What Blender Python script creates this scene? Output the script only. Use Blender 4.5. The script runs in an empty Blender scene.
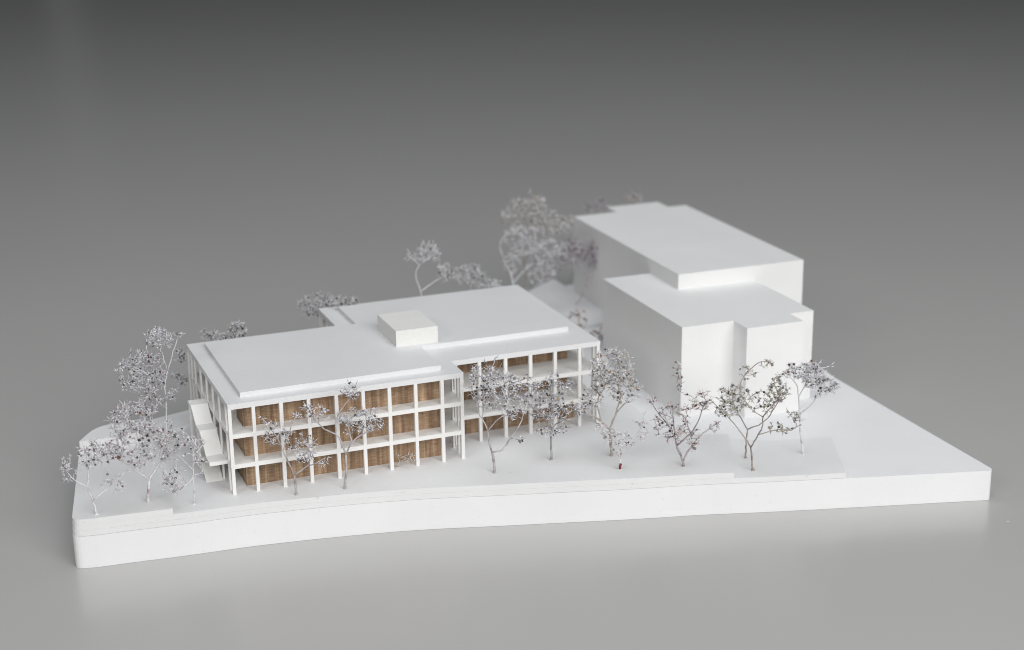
import bpy, bmesh, math, random
from mathutils import Vector, noise

# ---------------------------------------------------------------- helpers
MM = 0.001                       # geometry below is written in millimetres
scene = bpy.context.scene
COL = scene.collection
YAW = 0.37378
RIGHT = Vector((math.cos(YAW), -math.sin(YAW), 0))
FWD = Vector((math.sin(YAW), math.cos(YAW), 0))
UP = Vector((0, 0, 1))


def link(name, me, parent=None):
    o = bpy.data.objects.new(name, me)
    COL.objects.link(o)
    if parent is not None:
        o.parent = parent
    return o


def empty(name, loc, label, cat, group=None):
    o = bpy.data.objects.new(name, None)
    o.empty_display_size = 0.004
    COL.objects.link(o)
    o.location = Vector(loc) * MM
    tag(o, label, cat, group)
    return o


def tag(o, label=None, cat=None, group=None, kind=None):
    if label: o['label'] = label
    if cat: o['category'] = cat
    if group: o['group'] = group
    if kind: o['kind'] = kind
    return o


def finish(bm, name, mats, parent=None, bevel=0.0, segs=2, origin=(0, 0, 0), smooth=False):
    """write a bmesh (mm, absolute or local) as one mesh object"""
    if bevel > 0:
        es = [e for e in bm.edges if len(e.link_faces) == 2 and e.calc_face_angle(0) > 0.5]
        bmesh.ops.bevel(bm, geom=es, offset=bevel, segments=segs, profile=0.5, affect='EDGES', clamp_overlap=True)
    bmesh.ops.recalc_face_normals(bm, faces=bm.faces)
    off = Vector(origin)
    for v in bm.verts:
        v.co = (v.co - off) * MM
    me = bpy.data.meshes.new(name)
    bm.to_mesh(me)
    bm.free()
    for m in (mats if isinstance(mats, (list, tuple)) else [mats]):
        me.materials.append(m)
    if smooth:
        for p in me.polygons: p.use_smooth = True
    return link(name, me, parent)


def prism(bm, poly, z0, z1):
    lo = [bm.verts.new((x, y, z0)) for x, y in poly]
    hi = [bm.verts.new((x, y, z1)) for x, y in poly]
    n = len(poly)
    bm.faces.new(hi)
    bm.faces.new(list(reversed(lo)))
    for i in range(n):
        bm.faces.new((lo[i], lo[(i + 1) % n], hi[(i + 1) % n], hi[i]))


def box(bm, x0, x1, y0, y1, z0, z1):
    prism(bm, [(x0, y0), (x1, y0), (x1, y1), (x0, y1)], z0, z1)


def catmull(pts, step):
    """smooth polyline through pts (Vectors), resampled"""
    if len(pts) < 3:
        a, b = pts[0], pts[-1]
        n = max(1, int((b - a).length / step))
        return [a.lerp(b, i / n) for i in range(n + 1)]
    P = [pts[0] * 2 - pts[1]] + list(pts) + [pts[-1] * 2 - pts[-2]]
    out = []
    for i in range(1, len(P) - 2):
        p0, p1, p2, p3 = P[i - 1], P[i], P[i + 1], P[i + 2]
        n = max(1, int((p2 - p1).length / step))
        for k in range(n):
            t = k / n
            out.append(0.5 * ((2 * p1) + (p2 - p0) * t + (2 * p0 - 5 * p1 + 4 * p2 - p3) * t * t
                              + (3 * p1 - p0 - 3 * p2 + p3) * t ** 3))
    out.append(P[-2].copy())
    return out


# ---------------------------------------------------------------- materials
def new_mat(name):
    m = bpy.data.materials.new(name)
    m.use_nodes = True
    nt = m.node_tree
    return m, nt, nt.nodes['Principled BSDF']


def painted_white(name, base, rough=0.55, speck=0.5, mottling=0.03, bump=0.05, scale=900, lines=False):
    """matt painted board: faint mottling, a few specks, fine tooth"""
    m, nt, b = new_mat(name)
    N, L = nt.nodes, nt.links
    tc = N.new('ShaderNodeTexCoord')
    n1 = N.new('ShaderNodeTexNoise'); n1.inputs['Scale'].default_value = 45; n1.inputs['Detail'].default_value = 6
    L.new(tc.outputs['Object'], n1.inputs['Vector'])
    r1 = N.new('ShaderNodeMapRange')
    r1.inputs['From Min'].default_value = 0.3; r1.inputs['From Max'].default_value = 0.7
    r1.inputs['To Min'].default_value = 1 - mottling; r1.inputs['To Max'].default_value = 1 + mottling
    L.new(n1.outputs['Fac'], r1.inputs['Value'])
    n2 = N.new('ShaderNodeTexNoise'); n2.inputs['Scale'].default_value = scale; n2.inputs['Detail'].default_value = 3
    L.new(tc.outputs['Object'], n2.inputs['Vector'])
    r2 = N.new('ShaderNodeMapRange')
    r2.inputs['From Min'].default_value = 0.69; r2.inputs['From Max'].default_value = 0.76
    r2.inputs['To Min'].default_value = 1; r2.inputs['To Max'].default_value = 1 - 0.35 * speck
    L.new(n2.outputs['Fac'], r2.inputs['Value'])
    mu = N.new('ShaderNodeMath'); mu.operation = 'MULTIPLY'
    L.new(r1.outputs[0], mu.inputs[0]); L.new(r2.outputs[0], mu.inputs[1])
    vm = N.new('ShaderNodeVectorMath'); vm.operation = 'SCALE'
    vm.inputs[0].default_value = base
    L.new(mu.outputs[0], vm.inputs['Scale'])
    L.new(vm.outputs['Vector'], b.inputs['Base Color'])
    b.inputs['Roughness'].default_value = rough
    b.inputs['Specular IOR Level'].default_value = 0.35
    n3 = N.new('ShaderNodeTexNoise'); n3.inputs['Scale'].default_value = 1600; n3.inputs['Detail'].default_value = 4
    L.new(tc.outputs['Object'], n3.inputs['Vector'])
    bp = N.new('ShaderNodeBump'); bp.inputs['Strength'].default_value = bump * 4
    bp.inputs['Distance'].default_value = 0.0002
    L.new(n3.outputs['Fac'], bp.inputs['Height'])
    L.new(bp.outputs['Normal'], b.inputs['Normal'])
    return m


def plain(name, col, rough=0.5, spec=0.5):
    m, nt, b = new_mat(name)
    b.inputs['Base Color'].default_value = (*col, 1)
    b.inputs['Roughness'].default_value = rough
    b.inputs['Specular IOR Level'].default_value = spec
    return m


def twig_mat(name, pale, brown, amount):
    m, nt, b = new_mat(name)
    N, L = nt.nodes, nt.links
    tc = N.new('ShaderNodeTexCoord')
    n = N.new('ShaderNodeTexNoise'); n.inputs['Scale'].default_value = 420; n.inputs['Detail'].default_value = 3
    L.new(tc.outputs['Object'], n.inputs['Vector'])
    cr = N.new('ShaderNodeValToRGB')
    cr.color_ramp.elements[0].position = 0.5 - 0.18 + (amount - .5) * .4
    cr.color_ramp.elements[0].color = (*brown, 1)
    cr.color_ramp.elements[1].position = 0.5 + 0.06 + (amount - .5) * .4
    cr.color_ramp.elements[1].color = (*pale, 1)
    L.new(n.outputs['Fac'], cr.inputs['Fac'])
    L.new(cr.outputs['Color'], b.inputs['Base Color'])
    b.inputs['Roughness'].default_value = 0.5
    return m


def wood_mat():
    """walnut/oak veneer, upright grain, each short run of boards its own tone"""
    m, nt, b = new_mat('timber veneer')
    N, L = nt.nodes, nt.links
    tc = N.new('ShaderNodeTexCoord')
    sx = N.new('ShaderNodeSeparateXYZ'); L.new(tc.outputs['Object'], sx.inputs[0])
    ad = N.new('ShaderNodeMath'); ad.operation = 'ADD'
    L.new(sx.outputs['X'], ad.inputs[0]); L.new(sx.outputs['Y'], ad.inputs[1])
    cb = N.new('ShaderNodeCombineXYZ')
    L.new(ad.outputs[0], cb.inputs['X'])
    zz = N.new('ShaderNodeMath'); zz.operation = 'MULTIPLY'; zz.inputs[1].default_value = 0.055
    L.new(sx.outputs['Z'], zz.inputs[0]); L.new(zz.outputs[0], cb.inputs['Z'])
    fl = N.new('ShaderNodeMath'); fl.operation = 'FLOOR'
    dv = N.new('ShaderNodeMath'); dv.operation = 'DIVIDE'; dv.inputs[1].default_value = 0.008
    L.new(sx.outputs['Z'], dv.inputs[0]); L.new(dv.outputs[0], fl.inputs[0])
    fy = N.new('ShaderNodeMath'); fy.operation = 'MULTIPLY'; fy.inputs[1].default_value = 0.37
    L.new(fl.outputs[0], fy.inputs[0]); L.new(fy.outputs[0], cb.inputs['Y'])
    g = N.new('ShaderNodeTexNoise'); g.inputs['Scale'].default_value = 800; g.inputs['Detail'].default_value = 5
    g.inputs['Roughness'].default_value = 0.65
    L.new(cb.outputs[0], g.inputs['Vector'])
    cr = N.new('ShaderNodeValToRGB')
    e = cr.color_ramp.elements
    e[0].position = 0.30; e[0].color = (0.145, 0.09, 0.058, 1)
    e[1].position = 0.68; e[1].color = (0.47, 0.345, 0.232, 1)
    k = e.new(0.5); k.color = (0.325, 0.22, 0.142, 1)
    L.new(g.outputs['Fac'], cr.inputs['Fac'])
    # board tone
    bd = N.new('ShaderNodeMath'); bd.operation = 'DIVIDE'; bd.inputs[1].default_value = 0.0034
    L.new(ad.outputs[0], bd.inputs[0])
    bf = N.new('ShaderNodeMath'); bf.operation = 'FLOOR'; L.new(bd.outputs[0], bf.inputs[0])
    bs = N.new('ShaderNodeMath'); bs.operation = 'MULTIPLY_ADD'; bs.inputs[1].default_value = 7.13
    L.new(fl.outputs[0], bs.inputs[0]); L.new(bf.outputs[0], bs.inputs[2])
    wn = N.new('ShaderNodeTexWhiteNoise'); wn.noise_dimensions = '1D'
    L.new(bs.outputs[0], wn.inputs['W'])
    tr = N.new('ShaderNodeMapRange'); tr.inputs['To Min'].default_value = 0.8; tr.inputs['To Max'].default_value = 1.15
    L.new(wn.outputs['Value'], tr.inputs['Value'])
    vm = N.new('ShaderNodeVectorMath'); vm.operation = 'SCALE'
    wv = N.new('ShaderNodeTexNoise'); wv.inputs['Scale'].default_value = 1; wv.inputs['Detail'].default_value = 2
    mp = N.new('ShaderNodeMapping'); mp.inputs['Scale'].default_value = (500, 500, 3600)
    L.new(tc.outputs['Object'], mp.inputs['Vector']); L.new(mp.outputs[0], wv.inputs['Vector'])
    wr = N.new('ShaderNodeMapRange'); wr.inputs['From Min'].default_value = .3; wr.inputs['From Max'].default_value = .7
    wr.inputs['To Min'].default_value = .78; wr.inputs['To Max'].default_value = 1.2
    L.new(wv.outputs['Fac'], wr.inputs['Value'])
    mm = N.new('ShaderNodeMath'); mm.operation = 'MULTIPLY'
    L.new(tr.outputs[0], mm.inputs[0]); L.new(wr.outputs[0], mm.inputs[1])
    L.new(cr.outputs['Color'], vm.inputs[0]); L.new(mm.outputs[0], vm.inputs['Scale'])
    L.new(vm.outputs['Vector'], b.inputs['Base Color'])
    b.inputs['Roughness'].default_value = 0.65
    b.inputs['Specular IOR Level'].default_value = 0.12
    bp = N.new('ShaderNodeBump'); bp.inputs['Strength'].default_value = 0.25; bp.inputs['Distance'].default_value = 0.0002
    L.new(g.outputs['Fac'], bp.inputs['Height']); L.new(bp.outputs['Normal'], b.inputs['Normal'])
    return m


def table_mat():
    """satin grey laminate with faint cloudy wear and hairline scuffs"""
    m, nt, b = new_mat('grey satin table')
    N, L = nt.nodes, nt.links
    tc = N.new('ShaderNodeTexCoord')
    n1 = N.new('ShaderNodeTexNoise'); n1.inputs['Scale'].default_value = 9; n1.inputs['Detail'].default_value = 5
    L.new(tc.outputs['Object'], n1.inputs['Vector'])
    n2 = N.new('ShaderNodeTexNoise'); n2.inputs['Scale'].default_value = 1400; n2.inputs['Detail'].default_value = 2
    L.new(tc.outputs['Object'], n2.inputs['Vector'])
    mp = N.new('ShaderNodeMapping'); mp.inputs['Scale'].default_value = (40, 420, 1); mp.inputs['Rotation'].default_value = (0, 0, 0.37)
    L.new(tc.outputs['Object'], mp.inputs['Vector'])
    n3 = N.new('ShaderNodeTexNoise'); n3.inputs['Scale'].default_value = 1; n3.inputs['Detail'].default_value = 3
    L.new(mp.outputs[0], n3.inputs['Vector'])
    s = N.new('ShaderNodeMath'); s.operation = 'MULTIPLY_ADD'; s.inputs[1].default_value = 0.06
    L.new(n1.outputs['Fac'], s.inputs[0])
    s2 = N.new('ShaderNodeMath'); s2.operation = 'MULTIPLY_ADD'; s2.inputs[1].default_value = 0.03; s2.inputs[2].default_value = 0.94
    L.new(n2.outputs['Fac'], s2.inputs[0]); L.new(s2.outputs[0], s.inputs[2])
    vm = N.new('ShaderNodeVectorMath'); vm.operation = 'SCALE'; vm.inputs[0].default_value = TABLE_COL
    L.new(s.outputs[0], vm.inputs['Scale'])
    vo = N.new('ShaderNodeTexVoronoi'); vo.inputs['Scale'].default_value = 28
    L.new(tc.outputs['Object'], vo.inputs['Vector'])
    lt = N.new('ShaderNodeMath'); lt.operation = 'LESS_THAN'; lt.inputs[1].default_value = 0.014
    L.new(vo.outputs['Distance'], lt.inputs[0])
    sc = N.new('ShaderNodeSeparateColor'); L.new(vo.outputs['Color'], sc.inputs[0])
    l2 = N.new('ShaderNodeMath'); l2.operation = 'LESS_THAN'; l2.inputs[1].default_value = 0.3
    L.new(sc.outputs[0], l2.inputs[0])
    l3 = N.new('ShaderNodeMath'); l3.operation = 'MULTIPLY'; L.new(lt.outputs[0], l3.inputs[0]); L.new(l2.outputs[0], l3.inputs[1])
    l4 = N.new('ShaderNodeMath'); l4.operation = 'MULTIPLY'; L.new(l3.outputs[0], l4.inputs[0]); l4.inputs[1].default_value = 0.5
    mx = N.new('ShaderNodeMix'); mx.data_type = 'RGBA'
    L.new(l4.outputs[0], mx.inputs['Factor']); L.new(vm.outputs['Vector'], mx.inputs['A']); mx.inputs['B'].default_value = (.8, .8, .78, 1)
    L.new(mx.outputs['Result'], b.inputs['Base Color'])
    rr = N.new('ShaderNodeMapRange'); rr.inputs['To Min'].default_value = TABLE_ROUGH - .008; rr.inputs['To Max'].default_value = TABLE_ROUGH + .012
    L.new(n3.outputs['Fac'], rr.inputs['Value']); L.new(rr.outputs[0], b.inputs['Roughness'])
    b.inputs['Specular IOR Level'].default_value = 0.8
    bp = N.new('ShaderNodeBump'); bp.inputs['Strength'].default_value = 0.12; bp.inputs['Distance'].default_value = 0.0001
    L.new(n2.outputs['Fac'], bp.inputs['Height']); L.new(bp.outputs['Normal'], b.inputs['Normal'])
    return m


TABLE_COL = (0.475, 0.47, 0.462)
TABLE_ROUGH = 0.26

BOARD = painted_white('white base board', (0.80, 0.805, 0.82), 0.6, speck=0.3, mottling=0.02)
CARD = painted_white('contour card', (0.755, 0.758, 0.765), 0.65, speck=0.5, mottling=0.025, scale=700)
ROOF = painted_white('roof card', (0.74, 0.745, 0.755), 0.5, speck=0.35, mottling=0.025)
FRAME = painted_white('facade frame', (0.82, 0.815, 0.80), 0.5, speck=0.3, mottling=0.03)
BLOCK = painted_white('massing block', (0.80, 0.80, 0.80), 0.6, speck=0.3, mottling=0.02)
CHALK = painted_white('rooftop block', (0.78, 0.78, 0.76), 0.75, speck=0.8, mottling=0.05, bump=0.12)
WOOD = wood_mat()
TABLE = table_mat()

# ---------------------------------------------------------------- table
ZT = -11.4
bm = bmesh.new()
box(bm, -1250, 1350, -900, 2100, ZT - 30, ZT)
tag(finish(bm, 'tabletop', TABLE, bevel=2), kind='structure')

# ---------------------------------------------------------------- base of the model
FRONT = [(-40.2, -3.4), (-37.6, -4.1), (-26.0, -5.0), (-14.5, -6.2), (4.6, -7.6), (28.7, -11.2), (46, -15.0), (61, -19.4),
         (79, -24.6), (97.3, -29.9), (114, -34.2), (129, -38.8), (154, -45.9), (185.3, -54.6), (192, -56.5)]


def front_curve(x0, x1, inset=0.0, step=3.0):
    P = catmull([Vector((x, y, 0)) for x, y in FRONT], step)
    pts = [(p.x, p.y + inset) for p in P if x0 + 5.0 < p.x < x1 - 3.5]

    def yat(x):
        for a, b in zip(P, P[1:]):
            if a.x <= x <= b.x:
                return a.y + (b.y - a.y) * (x - a.x) / max(1e-9, b.x - a.x)
        return P[0].y if x < P[0].x else P[-1].y
    return [(x0, yat(x0) + inset)] + pts + [(x1, yat(x1) + inset)]


def rounded(poly, corners, r, n=6):
    """round the listed corners (indices) of a polygon by radius r"""
    out = []
    m = len(poly)
    for i, p in enumerate(poly):
        if i not in corners:
            out.append(p); continue
        rr = corners[i]
        a = Vector(poly[i - 1]); b = Vector(p); c = Vector(poly[(i + 1) % m])
        u = (a - b).normalized(); v = (c - b).normalized()
        d = min(rr, (a - b).length * .45, (c - b).length * .45)
        s, e = b + u * d, b + v * d
        for k in range(n + 1):
            t = k / n
            q = s * (1 - t) ** 2 + b * 2 * t * (1 - t) + e * t ** 2
            out.append((q.x, q.y))
    return out


BACK = [(194, 152), (150, 150), (130, 134), (100, 112), (70, 94), (45, 81.5), (28, 74.5), (13, 69.5), (0.3, 66), (-8, 63.4), (-15, 60.4), (-25, 56)]
fc = front_curve(-40.2, 188.8)
base_poly = fc + [(190.4, 24), (192.8, 46)] + BACK + [(-32.5, 44)]
nfc = len(fc)
k = {0: 3.2, nfc - 1: 2.2, nfc + 1 + len(BACK): 7.0}
base_poly = rounded(base_poly, k, 1)

base = empty('base_plate', (0, 0, ZT),
             'thick white painted base of the model with curved front edge, lying on grey table', 'model base')
ORG = (0, 0, ZT)
bm = bmesh.new(); prism(bm, base_poly, ZT + 0.06, -3.0)
finish(bm, 'base_board', BOARD, base, bevel=0.65, segs=3, origin=ORG)

i1 = 0.10
L1 = front_curve(-40.1, 150.3, i1) + [(156.6, -30.3), (160.4, -21.5), (143.7, -17.2), (119, -3.2), (120, 10), (125, 48), (131, 62), (150, 62), (150, 148)] \
    + [(x * 0.998, y - .25) for x, y in BACK[2:]] + [(-32.2, 44)]
L2 = front_curve(-40.0, 122.1, i1 + .06) + [(132.2, -15.9), (133.9, -11.7), (126.9, -8.7), (112.5, -0.9), (116, 12), (121, 46), (129, 64), (149.5, 64), (149.5, 147)] \
    + [(x * 0.996, y - .4) for x, y in BACK[2:]] + [(-32.1, 44)]
L3 = front_curve(-39.9, -16.1, i1 + .02) + [(-14.6, 4.5), (-12.6, 24), (-11, 44), (-8, 52.6), (0.3, 54.2), (13, 58), (28, 64.4), (43, 72.6), (62, 80), (100, 79), (118, 90.6), (149.2, 90.6), (149.2, 146)] \
    + [(130, 131), (100, 108), (70, 88), (45, 76.5), (28, 67), (13, 61.5), (0.3, 58), (-8, 56), (-16, 54.6), (-25, 53.6)] + [(-32.0, 43)]
L4 = [(-32.1, 41.9), (-21, 41.2), (-16, 42.5), (-13.5, 48.0), (-12.6, 52.6), (-26, 52.0)]
bm = bmesh.new()
for nm, poly, z0, z1, rc in (('contour_layer', L1, -2.92, -1.5, None), ('contour_layer', L2, -1.475, 0.0, None),
                             ('contour_layer', L3, 0.025, 1.5, None), ('contour_layer', L4, 1.55, 4.2, None)):
    m = len(poly)
    if poly is L4:
        cs = {m - 1: 6.5, 0: .3}
    else:
        cs = {0: 3.0, m - 2: 6.5}
    b2 = bmesh.new(); prism(b2, rounded(poly, cs, 1), z0, z1)
    finish(b2, nm, CARD, base, bevel=0.17, segs=2, origin=ORG)
bm.free()

# ---------------------------------------------------------------- the timber-cored building
HR = 24.0
U1, V1, NN, U2, V2, UB = 61.85, 52.7, 9.85, 105.35, 71.1, 42.3
PLAN = [(0, 0), (U1, 0), (U1, NN), (U2, NN), (U2, V2), (UB, V2), (UB, V1), (0, V1)]
office = empty('model_building', (0, 0, 0),
               'white L-shaped model building with open column grid, three storeys and brown timber core', 'model building')
bm = bmesh.new(); prism(bm, PLAN, 22.6, HR)
finish(bm, 'roof_slab', ROOF, office, bevel=0.1)
for zt in (8.0, 16.0):
    bm = bmesh.new()
    e = 0.02
    prism(bm, [(x + (e if i in (0, 5, 6, 7) else -e), y + (e if i < 4 else -e)) for i, (x, y) in enumerate(PLAN)], zt - 1.15, zt)
    finish(bm, 'floor_slab', FRAME, office, bevel=0.06)
CORE = [(4.5, 4.6), (57.2, 4.6), (57.2, 21.5), (100.5, 21.5), (100.5, 66.3), (47.0, 66.3), (47.0, 48.0), (4.5, 48.0)]
for z0, z1 in ((-0.02, 6.87), (7.98, 14.87), (15.98, 22.62)):
    bm = bmesh.new()
    if z0 < 15:
        prism(bm, [(x, 16.6 if (y == 21.5 and z0 < 1) else y) for x, y in CORE], z0, z1)
    else:      # on the top floor the veneer turns the corner and gives way to a white wall
        prism(bm, [(4.5, 4.6), (57.2, 4.6), (57.2, 21.5), (100.5, 21.5), (100.5, 66.3), (47.0, 66.3), (47.0, 48.0), (9.0, 48.0), (9.0, 12.0), (4.5, 12.0)], z0, z1)
        w = bmesh.new(); box(w, 4.75, 9.3, 11.7, 47.8, z0, z1 + .005)
        finish(w, 'inner_wall', FRAME, office, bevel=0.05)
    finish(bm, 'timber_core', WOOD, office, bevel=0.08)
# columns, one mesh per position
rng = random.Random(4)
cw = 0.45
FX = [0.50, 6.40, 13.45, 20.55, 27.65, 34.70, 41.75, 48.80, 55.90, 61.33]
W2X = [70.0, 77.45, 84.7, 91.95, 99.3, 104.83]
LY = [3.9, 11.8, 19.6, 27.4, 35.2, 43.0, 47.6, V1 - .5]
THIN = 0.23
pos = [(x, cw) for x in FX] + [(THIN, y) for y in LY]
pos += [(U1 - THIN, 4.3), (U1 - THIN, 8.6)] + [(x, NN + cw) for x in [63.2] + W2X]
pos += [(U2 - THIN, y) for y in (14.2, 21.6, 29, 36.4, 43.8, 51.2, 58.6, 66.0, V2 - .5)]
pos += [(x, V2 - .5) for x in (UB + .5, 49.7, 57, 64.3, 71.6, 78.9, 86.2, 93.5)]
pos += [(UB + THIN, y) for y in (57.2, 63.4)] + [(x, V1 - .5) for x in (7, 14, 21.1, 28.2, 35.2)]
for x, y in pos:
    bm = bmesh.new()
    h = cw + rng.uniform(-.03, .02)
    if abs(x - THIN) < .01 or abs(x - U1 + THIN) < .01 or abs(x - U2 + THIN) < .01 or abs(x - UB - THIN) < .01:
        h = THIN
    else:
        x += rng.uniform(-.06, .06)
    # sit just proud of the slab edges
    yy = y - 0.035 if y in (cw, NN + cw) else y
    xx = x - 0.04 if x < 1 else (x + .04 if h == THIN else x)
    box(bm, xx - h, xx + h, yy - cw, yy + cw, -0.03, 22.64)
    # tiny out-of-plumb, as in hand-glued strips
    dx, dy = rng.uniform(-.09, .09), rng.uniform(-.015, .015)
    for v in bm.verts:
        if v.co.z < 1: v.co.x += dx; v.co.y += dy
    finish(bm, 'column', FRAME, office, bevel=0.05, segs=1)
# raised roof plate and the block on it
PLATE = [(4.1, 4.15), (57.2, 4.15), (57.2, 21.6), (100.9, 21.6), (100.9, 66.3), (47.1, 66.3), (47.1, 48.2), (4.1, 48.2)]
bm = bmesh.new(); prism(bm, PLATE, HR - .02, HR + 1.3)
plate = finish(bm, 'roof_plate', ROOF, office, bevel=0.14)
bm = bmesh.new(); box(bm, 51.1, 63.0, 23.2, 40.0, HR + 1.28, HR + 5.8)
finish(bm, 'rooftop_box', CHALK, office, bevel=0.22, segs=3)
# outside stair on the left side
stair = link('staircase', None, office)
SX0, SX1 = -4.65, -0.25


def slope(y0, z0, y1, z1, t, nm, x0=SX0, x1=SX1):
    b = bmesh.new()
    q = [(y0, z0), (y1, z1), (y1, z1 - t), (y0, z0 - t)]
    A = [b.verts.new((x0, a, c)) for a, c in q]
    B = [b.verts.new((x1, a, c)) for a, c in q]
    b.faces.new(A); b.faces.new(list(reversed(B)))
    for i in range(4):
        b.faces.new((A[i], B[i], B[(i + 1) % 4], A[(i + 1) % 4]))
    return finish(b, nm, FRAME, stair, bevel=0.06)


slope(19.75, 12.5, 25.55, 16.0, .9, 'ramp')
slope(8.55, 8.0, 15.35, 12.5, .9, 'ramp', SX0 + .03, SX1 - .03)
slope(17.5, 4.4, 8.65, 7.95, .9, 'ramp', SX0 + .1, SX1 - .1)
slope(10.6, 0.05, 17.5, 4.45, .8, 'ramp', SX0 + .05, SX1 - .05)
for y0, y1, z in ((25.5, 29.4, 16.0), (15.3, 19.8, 12.5), (3.9, 8.6, 8.0), (17.4, 21.4, 4.45)):
    b = bmesh.new(); box(b, SX0 - .05, SX1 + .2, y0, y1, z - 1.0, z)
    finish(b, 'landing', FRAME, stair, bevel=0.06)
for y, zz in ((28.8, 15.2), (19.2, 11.7), (20.8, 3.6)):
    b = bmesh.new(); box(b, SX0 + .02, SX0 + .62, y - .3, y + .3, -.03, zz)
    finish(b, 'post', FRAME, stair, bevel=0.04, segs=1)

# ---------------------------------------------------------------- the plain massing block behind
block = empty('massing_block', (148.06, 46.52, -3),
              'plain white solid massing block with stepped flat roof, standing behind the column-grid building', 'model building')
block.rotation_euler.z = -0.0141
uw, vl, uh, lh = 43.2, 81.4, 28.62, 23.9
up_poly = [(0, 0), (uw, 0), (uw, vl), (36.2, vl), (36.2, vl + 8.4), (16.4, vl + 8.4), (16.4, vl), (0, vl)]
lo_poly = [(-15.97, -34.74), (.37, -34.74), (.37, -42.6), (18.44, -42.6), (18.44, -34.85), (26.25, -34.85), (26.25, 3), (6, 3), (6, 20.0), (-15.97, 20.0)]
bm = bmesh.new(); prism(bm, up_poly, -0.04, uh + 3)
finish(bm, 'tall_volume', BLOCK, block, bevel=0.16)
bm = bmesh.new(); prism(bm, lo_poly, -0.06, lh + 3)
finish(bm, 'low_volume', BLOCK, block, bevel=0.16)

# ---------------------------------------------------------------- dried-twig trees
BUD = {
    'silver': plain('silver sprig', (0.68, 0.68, 0.71), .28), 'white': plain('white sprig', (0.86, 0.86, 0.88), .4),
    'lilac': plain('lilac grey bud', (0.47, 0.44, 0.50), .3), 'rose': plain('dusty rose bud', (0.58, 0.45, 0.43), .5),
    'grey': plain('grey berry', (0.17, 0.165, 0.175), .28), 'dark': plain('dark berry', (0.04, 0.033, 0.03), .3),
    'rust': plain('rust brown bud', (0.17, 0.075, 0.05), .5), 'tan': plain('straw bud', (0.42, 0.32, 0.20), .5),
    'plum': plain('plum bud', (0.12, 0.045, 0.09), .5), 'olive': plain('olive straw bud', (0.40, 0.38, 0.29), .5),
    'red': plain('red bud', (0.16, 0.02, 0.025), .5)}
BN = list(BUD)
# (petal weights), (core weights), (twig pale, brown, amount of brown)
PALS = {
    'silver': ('silver 4 white 6 lilac 2', 'lilac 4 grey 5 dark 3 rust 1 silver 3', ((.50, .48, .50), (.20, .16, .16), .45)),
    'frost': ('white 7 silver 3 lilac 1', 'grey 5 lilac 4 silver 4 dark 2 rust 1', ((.72, .72, .75), (.36, .30, .29), .33)),
    'rose': ('white 6 silver 4 rose 2 lilac 2', 'rust 3 lilac 5 dark 3 grey 5 rose 1 silver 3', ((.74, .73, .75), (.30, .20, .19), .33)),
    'lilac': ('silver 4 white 5 lilac 4', 'lilac 5 grey 5 dark 3 rust 1 plum 1 silver 2', ((.70, .70, .73), (.33, .27, .28), .33)),
    'dark': ('silver 5 white 4 lilac 2', 'dark 4 grey 4 rust 1', ((.50, .49, .49), (.18, .14, .13), .5)),
    'tan': ('silver 4 white 6 tan 1', 'tan 3 dark 2 grey 5 rust 1 lilac 2 silver 2', ((.48, .45, .43), (.22, .16, .12), .5)),
    'plum': ('lilac 4 plum 3 silver 3 white 2', 'plum 9 lilac 1 dark 1', ((.55, .52, .55), (.25, .17, .20), .45)),
    'rust': ('rose 3 silver 3 white 2', 'rust 3 tan 3 grey 1', ((.52, .48, .46), (.26, .16, .12), .5)),
    'bluegrey': ('silver 4 white 6 lilac 3', 'grey 5 lilac 3 dark 3 tan 1 silver 2', ((.45, .45, .47), (.16, .14, .14), .5)),
    'pale': ('white 6 silver 3 rose 2', 'lilac 2 grey 3 silver 2 dark 1', ((.74, .73, .75), (.45, .38, .36), .33)),
    'rosedark': ('rose 4 silver 3 white 2 lilac 2', 'dark 3 grey 5 rust 1 rose 3 silver 2', ((.42, .38, .39), (.17, .13, .13), .5)),
    'olive': ('silver 3 olive 5 white 1', 'dark 3 grey 5 olive 4 silver 1', ((.40, .36, .33), (.20, .14, .11), .5)),
    'dry': ('tan 2 silver 4 white 2', 'tan 2 olive 2', ((.55, .52, .48), (.3, .24, .18), .5)),
}


def bag(s):
    t = s.split(); out = []
    for a, b in zip(t[::2], t[1::2]): out += [BN.index(a)] * int(b)
    return out


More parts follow.
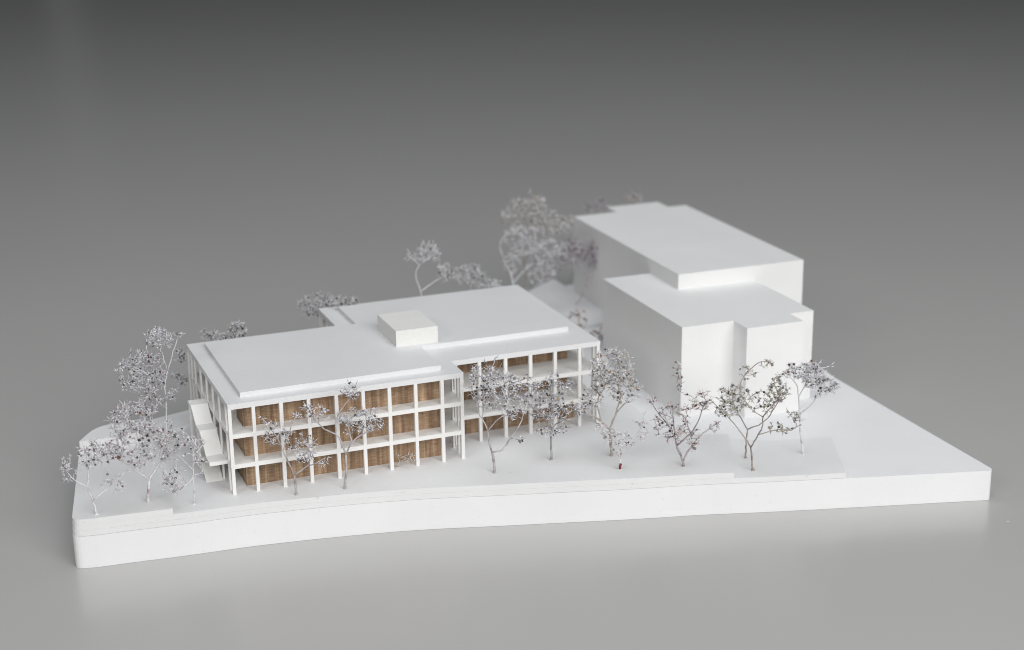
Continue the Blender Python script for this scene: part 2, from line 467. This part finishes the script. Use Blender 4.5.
class Soup:
    def __init__(self): self.v, self.f, self.m = [], [], []

    def tube(self, pts, radii, sides=5, mat=0):
        b0 = len(self.v); n = len(pts)
        prev = None
        for i, p in enumerate(pts):
            d = (pts[min(i + 1, n - 1)] - pts[max(i - 1, 0)])
            d = d.normalized() if d.length > 1e-9 else Vector((0, 0, 1))
            a = (prev - d * prev.dot(d)) if prev is not None else (Vector((1, 0, 0)) - d * d.x if abs(d.x) < .9 else Vector((0, 1, 0)) - d * d.y)
            a.normalize(); prev = a
            c = d.cross(a)
            for k in range(sides):
                t = 2 * math.pi * k / sides
                self.v.append(p + (a * math.cos(t) + c * math.sin(t)) * radii[i])
        for i in range(n - 1):
            for k in range(sides):
                self.f.append((b0 + i * sides + k, b0 + i * sides + (k + 1) % sides, b0 + (i + 1) * sides + (k + 1) % sides, b0 + (i + 1) * sides + k))
                self.m.append(mat)
        self.f.append(tuple(b0 + k for k in reversed(range(sides)))); self.m.append(mat)
        self.f.append(tuple(b0 + (n - 1) * sides + k for k in range(sides))); self.m.append(mat)

    def ico(self, c, r, mat, rg):
        b0 = len(self.v); q = rg.uniform(0, 6.28); cq, sq = math.cos(q), math.sin(q)
        for a in ICO_V:
            k = r * rg.uniform(.85, 1.15)
            self.v.append(c + Vector((a[0] * cq - a[1] * sq, a[0] * sq + a[1] * cq, a[2])) * k)
        for f in ICO_F:
            self.f.append(tuple(b0 + i for i in f)); self.m.append(mat)

    def spike(self, c, d, ln, w, mat):
        """slim leaf-like petal: a flattened four-sided spindle"""
        a = d.orthogonal().normalized(); b = d.cross(a)
        b0 = len(self.v); md = c + d * ln * .42
        self.v += [c, md + a * w, md + b * w * .45, md - a * w, md - b * w * .45, c + d * ln]
        for i in range(4):
            p, q = b0 + 1 + i, b0 + 1 + (i + 1) % 4
            self.f += [(b0, q, p), (b0 + 5, p, q)]; self.m += [mat, mat]

    def build(self, name, mats, parent, smooth=True):
        me = bpy.data.meshes.new(name)
        me.from_pydata([tuple(p * MM) for p in self.v], [], self.f)
        for m in mats: me.materials.append(m)
        me.polygons.foreach_set('material_index', self.m)
        me.polygons.foreach_set('use_smooth', [smooth] * len(self.f))
        me.update()
        return link(name, me, parent)


_b = bmesh.new(); bmesh.ops.create_icosphere(_b, subdivisions=1, radius=1)
ICO_V = [tuple(v.co) for v in _b.verts]; ICO_F = [tuple(v.index for v in f.verts) for f in _b.faces]; _b.free()


def bud(S, p, d, rg, pet, core, spike):
    k = rg.random()
    size = rg.uniform(.75, 1.25)
    if k < .6:
        S.ico(p, rg.uniform(.2, .36) * size, rg.choice(core), rg)
    n = rg.choice((3, 3, 4, 5)) if k < .6 else rg.choice((4, 5, 6, 7))
    for _ in range(n):
        v = Vector((rg.gauss(0, 1), rg.gauss(0, 1), rg.gauss(0, 1)))
        v = (v.normalized() + d * rg.uniform(.1, .9)).normalized()
        S.spike(p + v * .1, v, rg.uniform(.6, 1.55) * spike * size, rg.uniform(.08, .16), rg.choice(pet))


def make_tree(name, foot, r0, depth, pal, seed, spike, paths, blobs, label):
    rg = random.Random(hash_seed(name) + seed)
    petals, cores, (pale, brown, amt) = PALS[pal]
    pet, core = bag(petals), bag(cores)
    root = empty('model_tree', foot, label, 'tree', 'dried twig trees on the model')
    wood = twig_mat('twig ' + pal, pale, brown, amt) if 'twig ' + pal not in bpy.data.materials else bpy.data.materials['twig ' + pal]
    T, C = Soup(), Soup()
    nodes = []          # (pos, dir, radius)

    def to3(h, z, dep): return RIGHT * h + UP * z + FWD * dep
    deps = {}
    for i, path in enumerate(paths):
        if i == 0:
            d0, slope_ = 0.0, rg.uniform(-.15, .15)
        else:           # start depth from the closest node laid so far
            a = path[0]
            best = min(nodes, key=lambda n: (n[0].dot(RIGHT) - a[0]) ** 2 + (n[0].z - a[1]) ** 2)
            d0 = best[0].dot(FWD)
            slope_ = rg.choice((-1, 1)) * rg.uniform(.25, 1.0) * depth
        P = []
        run = 0.0
        for j, q in enumerate(path):
            if j: run += math.dist(q, path[j - 1])
            P.append(to3(q[0], q[1], d0 + slope_ * run))
        if i: P[0] = best[0].copy()
        pts = catmull(P, .9)
        for j in range(1, len(pts) - 1):
            pts[j] = pts[j] + Vector((rg.gauss(0, .07), rg.gauss(0, .07), rg.gauss(0, .05)))
        rs = r0 if i == 0 else min(r0 * .8, best[2] * .9)
        forked = i == 0 and any(math.dist(q[0], path[-1]) < .3 for q in paths[1:])
        re = max(.12, rs * (.82 if forked else .42 if i == 0 else .45))
        n = len(pts)
        rad = [(rs + (re - rs) * (j / (n - 1)) ** .8) * rg.uniform(.92, 1.1) for j in range(n)]
        if i == 0:
            rad[0] *= 1.15
            pts[0] = pts[0] - UP * .25
            for _ in range(4):      # the drop of glue it stands in
                T.ico(Vector((rg.uniform(-.35, .35), rg.uniform(-.35, .35), rg.uniform(-.1, .1))), rg.uniform(.22, .36), 0, rg)
        T.tube(pts, rad, 6)
        for j in range(n):
            d = (pts[min(j + 1, n - 1)] - pts[max(j - 1, 0)]).normalized()
            nodes.append((pts[j], d, rad[j]))
        # a bud closes every limb
        if i: bud(C, pts[-1], d, rg, pet, core, spike)
    zmin = 2.0
    grow = [n for n in nodes if n[0].z > zmin] or nodes
    top = max(b[1] for b in blobs)
    # attractors
    targets = []
    for (cx, cz, rx, rz, n) in blobs:
        near = min(grow, key=lambda q: (q[0].dot(RIGHT) - cx) ** 2 + (q[0].z - cz) ** 2)
        cd = near[0].dot(FWD) * .7
        rd = min(max(rx, rz), (rx + rz) * .5)
        for _ in range(n):
            while True:
                a, b, c = rg.uniform(-1, 1), rg.uniform(-1, 1), rg.uniform(-1, 1)
                q = a * a + b * b + c * c
                if q < 1 and rg.random() < .35 + .65 * q: break
            targets.append(to3(cx + a * rx, cz + b * rz, cd + c * rd))
    targets.sort(key=lambda t: min((t - g[0]).length_squared for g in grow))
    for t in targets:
        bs, bc = None, 1e9
        for g in grow:
            v = t - g[0]; L = v.length
            if L > bc: continue
            ang = 0 if L < 1e-6 else 1 - v.dot(g[1]) / L
            cost = L * (1 + .35 * ang)
            if cost < bc: bs, bc = g, cost
        p0, d0, rr = bs
        v = t - p0; L = v.length
        if L < .35: continue
        m = p0 + v * .5 + d0 * L * .16 + Vector((rg.gauss(0, .08), rg.gauss(0, .08), rg.gauss(0, .08))) * L
        pts = catmull([p0, m, t], max(.5, L / 5))
        r1 = min(rr * .8, .17)
        n = len(pts)
        rad = [max(.075, r1 + (.08 - r1) * j / (n - 1)) for j in range(n)]
        C.tube(pts, rad, 4, len(BN))
        for j in range(1, n):
            d = (pts[j] - pts[j - 1]).normalized()
            grow.append((pts[j], d, rad[j]))
            if j < n - 1 and rg.random() < .28:
                w = Vector((rg.gauss(0, 1), rg.gauss(0, 1), rg.gauss(0, .8) + .5)).normalized()
                bud(C, pts[j] + w * .3, w, rg, pet, core, spike * .8)
        bud(C, t, d, rg, pet, core, spike)
        if rg.random() < .2:     # a bare straggling twig
            w = (d + Vector((rg.gauss(0, .5), rg.gauss(0, .5), rg.gauss(0, .4) + .3))).normalized()
            C.tube([t, t + w * rg.uniform(1, 2.3)], [.085, .05], 4, BN.index('white') if rg.random() < .7 else len(BN))
    T.build('trunk', [wood], root)
    C.build('crown', [BUD[b] for b in BN] + [wood], root, smooth=True)
    return root


def hash_seed(s):
    h = 7
    for ch in s: h = (h * 31 + ord(ch)) % 1000003
    return h

TREES = [
 ('T1',(-33.71,-1.88,1.5),0.3,0.55,'frost',0,1.0,[[(-0.0,-0.0),(-0.89,3.69),(-1.58,6.83),(-1.4,11.5),(-1.77,15.38)],[(-1.58,6.83),(-4.47,9.47),(-5.86,12.59)],[(-0.89,3.69),(2.19,5.74),(5.05,8.3),(7.89,10.6)],[(-1.4,11.5),(0.55,14.57)]],[(-0.36,15.1,2.42,3.05,26),(-5.43,12.07,1.94,3.55,20),(4.29,7.79,3.39,2.28,12)]),
 ('T2',(-21.04,0.55,1.5),0.42,0.55,'rose',0,1.0,[[(0.0,0.0),(0.54,3.72),(0.97,6.1)],[(0.97,6.1),(-1.96,9.31),(-5.81,13.04),(-8.6,14.64)],[(0.97,6.1),(3.19,9.51),(4.87,12.37),(5.65,16.29)],[(-0.62,7.71),(-0.25,12.44),(-0.18,16.36),(-0.26,21.55)],[(3.19,9.51),(5.96,7.36)]],[(-9.33,14.65,5.91,2.58,60),(-0.67,16.37,7.88,5.68,130),(5.31,14.99,3.69,5.68,45),(-0.62,23.11,6.15,4.13,75),(6.3,5.24,2.46,3.1,14)]),
 ('T3',(-10.95,32.12,1.5),0.3,0.55,'lilac',0,1.0,[[(0.0,0.0),(0.58,7.65),(0.84,14.67),(0.89,18.85),(2.97,25.73),(5.23,31.73)],[(0.89,18.85),(-2.56,21.67),(-6.26,24.47)],[(1.94,22.44),(1.09,28.5),(0.88,32.61)]],[(-4.32,22.52,6.37,6.12,170),(0.86,32.33,3.72,2.78,55),(5.51,32.0,0.8,1.11,4),(-3.1,14.72,5.31,3.34,40),(2.78,16.04,1.59,1.11,5)]),
 ('T4',(-10.11,-1.72,0.0),0.2,0.55,'frost',0,1.0,[[(-0.0,0.0),(0.32,6.41),(0.78,13.03),(1.84,17.74)],[(0.51,9.07),(-2.04,11.22),(-4.61,13.1)],[(0.78,13.03),(3.17,15.63)],[(0.36,6.95),(-2.75,4.86)]],[(1.44,15.39,2.97,3.63,18),(-4.07,7.0,2.97,4.15,20),(-2.85,17.02,2.97,3.11,12),(2.05,10.11,1.49,2.08,6)]),
 ('T5',(4.0,57.5,1.5),0.25,0.55,'dark',0,1.0,[[(0.0,-0.0),(-1.77,10.61),(-3.18,14.48)],[(-1.77,10.61),(-5.74,10.07)]],[(-5.82,16.58,1.98,2.66,16),(-5.69,10.66,2.54,2.07,18)]),
 ('T6',(13.0,63.0,1.5),0.3,0.55,'dark',0,1.0,[[(-0.0,-0.0),(1.23,11.48),(0.85,18.98)],[(1.52,15.99),(-2.19,20.22),(-5.43,22.64)],[(1.04,17.49),(3.59,21.93),(4.05,24.89)]],[(-3.29,20.82,3.45,1.51,20),(3.62,22.52,2.59,2.71,30),(0.04,19.59,4.6,1.21,25)]),
 ('T7',(45.0,76.0,1.5),0.3,0.55,'dark',0,1.0,[[(-0.0,-0.0),(0.56,12.55),(-0.3,19.75),(-0.7,24.1)],[(0.56,12.55),(5.67,20.3),(8.77,23.36)],[(0.11,15.69),(-4.41,21.05)]],[(-2.0,21.64,5.42,3.79,90),(6.08,22.78,4.82,2.53,50),(9.7,24.28,1.81,1.26,8)]),
 ('T8',(82.0,81.0,1.5),0.36,0.55,'frost',0,1.0,[[(-0.0,-0.0),(-3.57,14.5),(-4.32,20.95),(-5.71,26.08),(-4.38,29.56),(-0.94,32.37)],[(-4.32,20.95),(-0.87,23.14),(2.24,24.7)],[(-4.38,29.56),(-6.77,31.81)]],[(-1.21,33.64,4.05,2.94,50),(3.52,26.6,2.81,2.94,24),(-6.77,31.81,1.87,1.31,8)]),
 ('T9',(98.0,85.0,1.5),0.32,0.55,'frost',0,1.0,[[(-0.0,-0.0),(-1.75,13.05),(-2.88,19.62),(-3.43,23.86)],[(-2.32,16.34),(1.83,19.89),(5.61,20.82)],[(-2.88,19.62),(-5.97,21.94)]],[(-3.44,23.21,5.71,3.33,55),(3.41,20.52,3.81,1.66,22)]),
 ('T10',(119.0,112.0,1.5),0.3,0.55,'frost',0,1.0,[[(-0.0,-0.0),(0.96,10.75),(-2.26,20.14),(-3.2,24.27),(-1.17,27.67),(3.48,27.95)],[(-2.26,20.14),(3.41,21.44),(8.42,23.44)],[(0.96,10.75),(6.03,15.89),(10.04,17.91)]],[(4.79,26.23,7.41,4.94,80),(12.73,22.7,6.73,4.23,55),(10.02,13.76,5.39,4.23,60),(0.71,18.03,2.69,4.23,20)]),
 ('T11',(125.0,116.0,1.5),0.3,0.55,'tan',0,1.0,[[(-0.0,-0.0),(1.58,8.65),(0.63,16.38),(-1.31,24.05),(0.77,31.6),(3.49,36.71)],[(0.63,16.38),(6.07,23.95),(8.79,30.13)],[(-1.31,24.05),(-3.92,30.29)]],[(2.81,35.01,6.12,4.28,60),(-1.25,30.25,5.44,4.99,55),(8.79,29.44,6.12,4.99,60),(15.48,30.05,2.04,3.56,14)]),
 ('T12',(143.5,113.0,1.5),0.34,0.55,'plum',0,1.0,[[(-0.0,-0.0),(2.74,4.43),(3.76,8.68),(5.45,13.6),(6.11,18.51)],[(3.76,8.68),(0.69,15.07),(-2.03,17.91)],[(5.45,13.6),(8.15,16.38)]],[(-0.67,19.3,7.53,4.31,110),(5.43,18.52,4.11,5.02,70),(-5.43,15.15,3.42,2.15,18)]),
 ('T13',(126.0,74.0,0.0),0.3,0.55,'rust',0,1.0,[[(0.0,-0.0),(1.9,3.21),(1.26,8.53)],[(1.9,3.21),(6.65,4.48)]],[(0.94,8.54,3.18,4.33,40),(6.97,3.14,3.81,3.0,30)]),
 ('T14',(152.0,139.0,1.5),0.3,0.55,'plum',0,1.0,[[(0.0,-0.0),(11.2,24.77),(10.47,28.04)],[(10.86,21.13),(6.95,26.63)]],[(11.18,28.39,2.51,2.25,14),(6.59,27.0,1.79,1.13,6)]),
 ('T15',(172.0,144.0,1.5),0.3,0.55,'rust',0,1.0,[[(0.0,-0.0),(6.64,21.74),(6.59,26.18)]],[(6.94,27.65,3.29,1.53,12)]),
 ('T16',(14.5,-6.15,0.0),0.3,0.4,'silver',0,1.0,[[(0.01,-0.0),(-0.04,4.06),(-0.23,5.14)],[(-0.23,5.14),(-1.53,8.91),(-2.63,11.6),(-3.45,14.8),(-5.46,18.8),(-7.05,21.19)],[(-0.23,5.14),(2.11,6.99),(3.68,8.58),(4.34,12.04)],[(-2.63,11.6),(-1.47,14.78),(-0.01,18.99)],[(2.11,6.99),(5.16,8.29),(7.95,9.59)],[(4.34,12.04),(2.31,16.05)]],[(-4.57,16.94,3.0,3.67,22),(3.38,12.59,3.0,3.67,34),(-1.22,14.77,2.0,3.15,10),(6.92,8.8,1.25,1.05,5)]),
 ('T17',(26.88,-7.31,0.0),0.34,0.4,'silver',0,1.0,[[(0.0,0.0),(0.47,5.16),(0.64,9.22)],[(0.64,9.22),(-0.65,14.07),(-1.59,15.41),(-4.25,17.31),(-6.36,20.26),(-7.25,22.39)],[(0.64,9.22),(2.28,12.42),(4.87,14.8),(7.41,15.83),(9.95,17.13)],[(-1.35,15.41),(-1.18,19.14),(-0.07,21.77),(1.77,24.39),(3.88,27.52)],[(2.28,12.42),(1.42,15.91),(0.81,19.11)]],[(-6.28,21.85,3.53,2.65,22),(2.87,27.01,2.78,2.38,18),(2.01,18.03,3.53,3.17,32),(7.01,18.5,4.04,2.91,40),(-10.06,20.84,1.51,0.79,5)]),
 ('T18',(43.44,1.41,0.0),0.16,0.3,'dry',0,1.0,[[(-0.0,-0.0),(0.83,1.67),(-0.13,3.92)],[(0.83,1.67),(2.95,2.76),(4.27,3.58)],[(0.55,1.11),(-1.56,0.3)]],[(2.43,2.77,1.56,1.09,6)]),
 ('T19',(65.36,-12.41,0.0),0.36,0.55,'silver',0,1.0,[[(-0.0,0.0),(-0.32,4.44),(-0.57,5.55)],[(-0.57,5.55),(-1.28,9.14),(-1.73,13.25),(-2.96,15.99),(-3.93,18.71),(-4.36,22.77)],[(-0.57,5.55),(2.01,5.79),(4.35,8.51),(6.69,11.77),(7.74,14.49)],[(-1.73,12.7),(0.86,15.67),(2.92,17.27)],[(4.35,8.51),(7.17,8.2)],[(-2.96,15.99),(-1.87,20.04),(-1.02,25.41),(0.57,30.2)]],[(-2.82,24.09,3.35,6.76,80),(1.72,22.69,4.64,5.41,95),(8.08,23.95,3.61,3.78,55),(4.97,17.79,3.09,2.16,26),(6.91,8.48,0.77,0.81,4)]),
 ('T20',(82.2,-9.98,0.0),0.3,0.55,'bluegrey',0,1.0,[[(-0.0,-0.0),(0.01,4.23),(-0.1,7.59)],[(-0.1,7.59),(-1.52,11.24),(-4.11,13.49),(-6.69,15.46)],[(-0.1,7.59),(1.34,9.81),(3.7,11.17)],[(0.03,6.75),(0.31,12.6),(0.33,16.76),(-0.18,20.07)]],[(-1.5,14.01,6.31,3.86,100),(0.56,8.42,4.73,1.38,34),(1.12,18.95,4.73,3.31,55),(6.3,14.47,2.63,2.2,18)]),
 ('T21',(97.99,-13.72,0.0),0.42,0.55,'tan',0,1.0,[[(-0.0,-0.0),(-0.19,4.53),(-0.47,7.07)],[(-0.47,7.07),(-2.85,9.34),(-5.74,11.06),(-8.36,11.93)],[(-2.85,9.34),(-3.66,14.38),(-1.59,19.07)],[(-0.47,7.07),(1.07,12.37),(2.07,17.08),(0.73,22.62)],[(1.07,12.37),(3.65,15.68)]],[(-0.07,25.38,5.81,4.98,130),(3.36,19.01,4.23,3.88,70),(-5.23,15.79,3.17,3.88,44),(-3.17,21.3,3.17,3.88,45),(-1.26,6.23,2.64,1.66,12)]),
 ('T22',(96.05,-23.01,0.0),0.22,0.55,'pale',0,1.0,[[(0.0,0.0),(0.23,4.03),(0.46,7.07)],[(0.23,4.03),(2.51,8.14),(5.03,12.23),(5.74,16.86)],[(0.48,5.41),(-2.12,8.75),(-5.22,10.99)],[(0.47,6.24),(3.04,6.21)]],[(-0.05,6.8,3.62,3.25,24),(5.03,12.23,2.07,3.8,12),(-4.45,10.43,2.07,1.36,9)]),
 ('T23',(112.16,-27.71,0.0),0.32,0.55,'rosedark',0,0.8,[[(0.0,0.0),(-0.83,2.94),(-1.64,4.62),(-2.21,7.4)],[(-0.28,1.26),(1.47,4.02),(5.28,7.3),(9.1,9.19)],[(-2.21,7.4),(-3.82,10.73),(-5.41,13.5),(-6.99,16.26)],[(-2.21,7.4),(-2.8,11.54),(-3.42,17.03)],[(-1.66,5.45),(1.36,9.56),(3.31,14.21),(4.25,18.29),(5.48,20.18)],[(-5.41,13.5),(-7.78,17.09),(-9.61,20.38)],[(1.36,9.56),(-0.28,14.25)]],[(-3.33,12.37,4.67,5.44,80),(3.21,18.85,3.63,3.81,32),(-2.54,25.16,1.56,4.35,24),(2.45,6.78,2.08,2.72,18),(8.06,9.47,1.3,1.63,8),(-8.58,19.82,1.3,1.36,6)]),
 ('T24',(131.53,-25.63,-1.5),0.24,0.55,'olive',0,0.7,[[(-0.0,0.0),(-0.03,5.11),(0.13,8.5)],[(0.13,8.5),(-2.38,13.02),(-4.05,16.4),(-4.7,20.57)],[(0.13,8.5),(3.48,10.71),(5.48,13.48),(7.17,17.65),(9.63,21.77)]],[(-3.82,17.51,4.51,4.45,52),(3.29,16.3,3.71,3.33,30),(7.32,20.7,2.65,3.33,26)]),
 ('T25',(129.05,-33.95,-1.5),0.28,0.55,'olive',0,0.7,[[(0.01,-0.0),(-0.37,3.5),(-0.72,6.29)],[(-0.72,6.29),(-3.16,9.92),(-5.02,11.88),(-7.68,14.66),(-10.04,16.61)],[(-0.72,6.29),(0.69,10.7),(1.61,13.99),(1.26,16.74),(3.65,21.62),(4.82,24.86)],[(0.68,10.98),(5.27,12.57),(8.61,12.8),(10.86,14.42)],[(1.26,16.74),(-1.89,18.97),(-4.6,23.62),(-2.93,27.66),(0.8,30.3),(2.85,30.0)]],[(-7.04,19.58,3.12,4.36,30),(4.8,25.4,3.12,3.82,30),(2.1,29.48,2.34,1.09,9),(6.56,12.55,4.16,1.64,18),(-2.92,27.12,2.6,2.18,14),(-8.47,15.49,1.56,1.64,8),(8.99,16.09,2.08,1.64,10)]),
 ('T26',(146.94,-29.17,-1.5),0.32,0.55,'lilac',0,1.0,[[(0.0,0.0),(-0.75,5.43),(-1.25,11.1)],[(-1.25,11.1),(-2.01,16.72),(-2.95,20.36),(-4.9,23.16)],[(-1.25,11.1),(1.27,13.88),(2.24,15.83)],[(-2.01,16.72),(-0.1,21.44),(2.1,25.01),(4.92,26.36)]],[(0.35,23.1,4.8,3.63,100),(4.98,19.42,3.2,2.79,45),(-4.42,24.27,2.13,2.23,14),(-1.75,10.26,1.6,1.4,8)])
]
GAP = (0.394, 3.806, 0.25)
LABELS = {
    'T1': 'small frosty tree nearest the rounded front left corner of the base, leaning left',
    'T2': 'broad rose-brown tree with forked white trunk, widest crown at the front left corner',
    'T3': 'tall lilac-grey tree rising behind the broad rose-brown tree at the left',
    'T4': 'thin sparse tree just left of the outside stair, below the board step',
    'T5': 'dark twiggy tree peeping out behind the left edge of the column facade',
    'T6': 'dark tree whose spread top shows above the back left roof edge of the columned building',
    'T7': 'silvery tree showing above the roof at the rear step of the columned building',
    'T8': 'frosty tree with curled bare trunk behind the roof, taller of the pair there',
    'T9': 'low frosty tree just above the roof edge behind, shorter of the pair there',
    'T10': 'white tree with curved bare trunk at the left of the blurred back cluster',
    'T11': 'tallest tree of the blurred back cluster, pale with tan buds',
    'T12': 'plum-coloured tree against the left wall of the tall white block',
    'T13': 'small rust tree in the gap between the columned building and the white block',
    'T14': 'plum tree top peeping over the back left roof corner of white block',
    'T15': 'rust tree top peeping over the projecting rear roof edge of white block',
    'T16': 'small bare silver tree before the second and third bays of the long facade',
    'T17': 'silver tree with four spread limbs before the middle of the long facade',
    'T18': 'tiny dry sprig at the foot of a column of the long facade',
    'T19': 'dense silver tree with V-shaped trunk before the recessed wing, by the building corner',
    'T20': 'blue-grey tree on thin dark trunk before the middle of the recessed wing',
    'T21': "full grey and straw tree on thick trunk at the recessed wing's right end",
    'T22': 'low pale sprig tree with a red bud at its foot',
    'T23': "rosy tree with dark berries and many upright limbs before the white block's corner",
    'T24': 'thin olive tree, rear one of two crossing crowns in front of white block',
    'T25': 'spreading olive tree with dark berries, front one of two crossing crowns',
    'T26': 'lilac tree with a straight white trunk, rightmost of all the trees',
}
for key, foot, r0, depth, pal, seed, spike, paths, blobs in TREES:
    root = make_tree(key, foot, r0, depth, pal, seed, spike, paths, blobs, LABELS[key])
    if key == 'T22':
        S = Soup(); rg = random.Random(3)
        for dz in (.4, .95, 1.4):
            S.ico(Vector((rg.uniform(-.15, .15), rg.uniform(-.3, -.1), dz)), .38, 0, rg)
        S.build('foot_bud', [BUD['red']], root)

# ---------------------------------------------------------------- light
def area(name, direction, dist, w, h, power, color):
    l = bpy.data.lights.new(name, 'AREA'); l.shape = 'RECTANGLE'
    l.size = w; l.size_y = h; l.energy = power; l.color = color
    o = bpy.data.objects.new(name, l); COL.objects.link(o)
    tgt = Vector((.08, .02, 0)); d = Vector(direction).normalized()
    o.location = tgt + d * dist
    o.rotation_euler = (-d).to_track_quat('-Z', 'Y').to_euler()
    return o


area('window_light_front', (.06, -.93, .52), 1.05, .95, 0.58, 9.4, (1.0, .99, .975))
area('window_light_left', (-.76, -.56, .55), 1.4, 0.4, 0.35, 2.9, (1.0, .975, .95))
area('overhead_fill', (.0, -.05, 1), 1.05, 0.9, 0.9, 4.2, (.93, .965, 1.0))  # added overhead fill that lifts the top faces, replacing most world ambient

# a bright gap far behind the table: only its long soft reflection shows, upper left
l = bpy.data.lights.new('far_window_gap', 'AREA'); l.shape = 'RECTANGLE'; l.size = .06; l.size_y = .7; l.energy = 0.014
o = bpy.data.objects.new('far_window_gap', l); COL.objects.link(o)
o.location = Vector(GAP); o.rotation_euler = Vector((-(GAP[0] + .07), -(GAP[1] + .38), 0)).to_track_quat('-Z', 'Z').to_euler()

wd = bpy.data.worlds.new('World'); scene.world = wd; wd.use_nodes = True
nt = wd.node_tree; bg = nt.nodes['Background']
tc = nt.nodes.new('ShaderNodeTexCoord'); sp = nt.nodes.new('ShaderNodeSeparateXYZ')
nt.links.new(tc.outputs['Generated'], sp.inputs[0])
cr = nt.nodes.new('ShaderNodeValToRGB')
e = cr.color_ramp.elements
e[0].position = 0.08; e[0].color = (.006, .006, .006, 1)
e[1].position = 0.8; e[1].color = (.12, .123, .126, 1)
nt.links.new(sp.outputs['Z'], cr.inputs['Fac']); nt.links.new(cr.outputs['Color'], bg.inputs['Color'])
bg.inputs['Strength'].default_value = 1.0

# ---------------------------------------------------------------- camera
cd = bpy.data.cameras.new('camera'); cam = bpy.data.objects.new('camera', cd); COL.objects.link(cam)
yaw, pitch, roll = 0.37377934, 0.30347831, -0.01204461
cy, sy = math.cos(yaw), math.sin(yaw)
fwd = Vector((sy * math.cos(pitch), cy * math.cos(pitch), -math.sin(pitch)))
rt = Vector((cy, -sy, 0)); up = rt.cross(fwd)
r = rt * math.cos(roll) + up * math.sin(roll); u = -rt * math.sin(roll) + up * math.cos(roll)
from mathutils import Matrix
cam.matrix_world = Matrix(((r.x, u.x, -fwd.x, -.07271630), (r.y, u.y, -fwd.y, -.37805313), (r.z, u.z, -fwd.z, .16231344), (0, 0, 0, 1)))
cd.sensor_width = 36; cd.sensor_fit = 'HORIZONTAL'; cd.lens = 1634.567 * 36 / 1024
cd.clip_start = .01; cd.clip_end = 20
cd.dof.use_dof = True; cd.dof.focus_distance = .412; cd.dof.aperture_fstop = 15.0
scene.camera = cam

vs = scene.view_settings
vs.view_transform = 'Standard'; vs.look = 'None'; vs.exposure = 0; vs.gamma = 1
scene.cycles.use_denoising = True
scene.cycles.filter_width = 1.0
scene.cycles.max_bounces = 10; scene.cycles.diffuse_bounces = 6
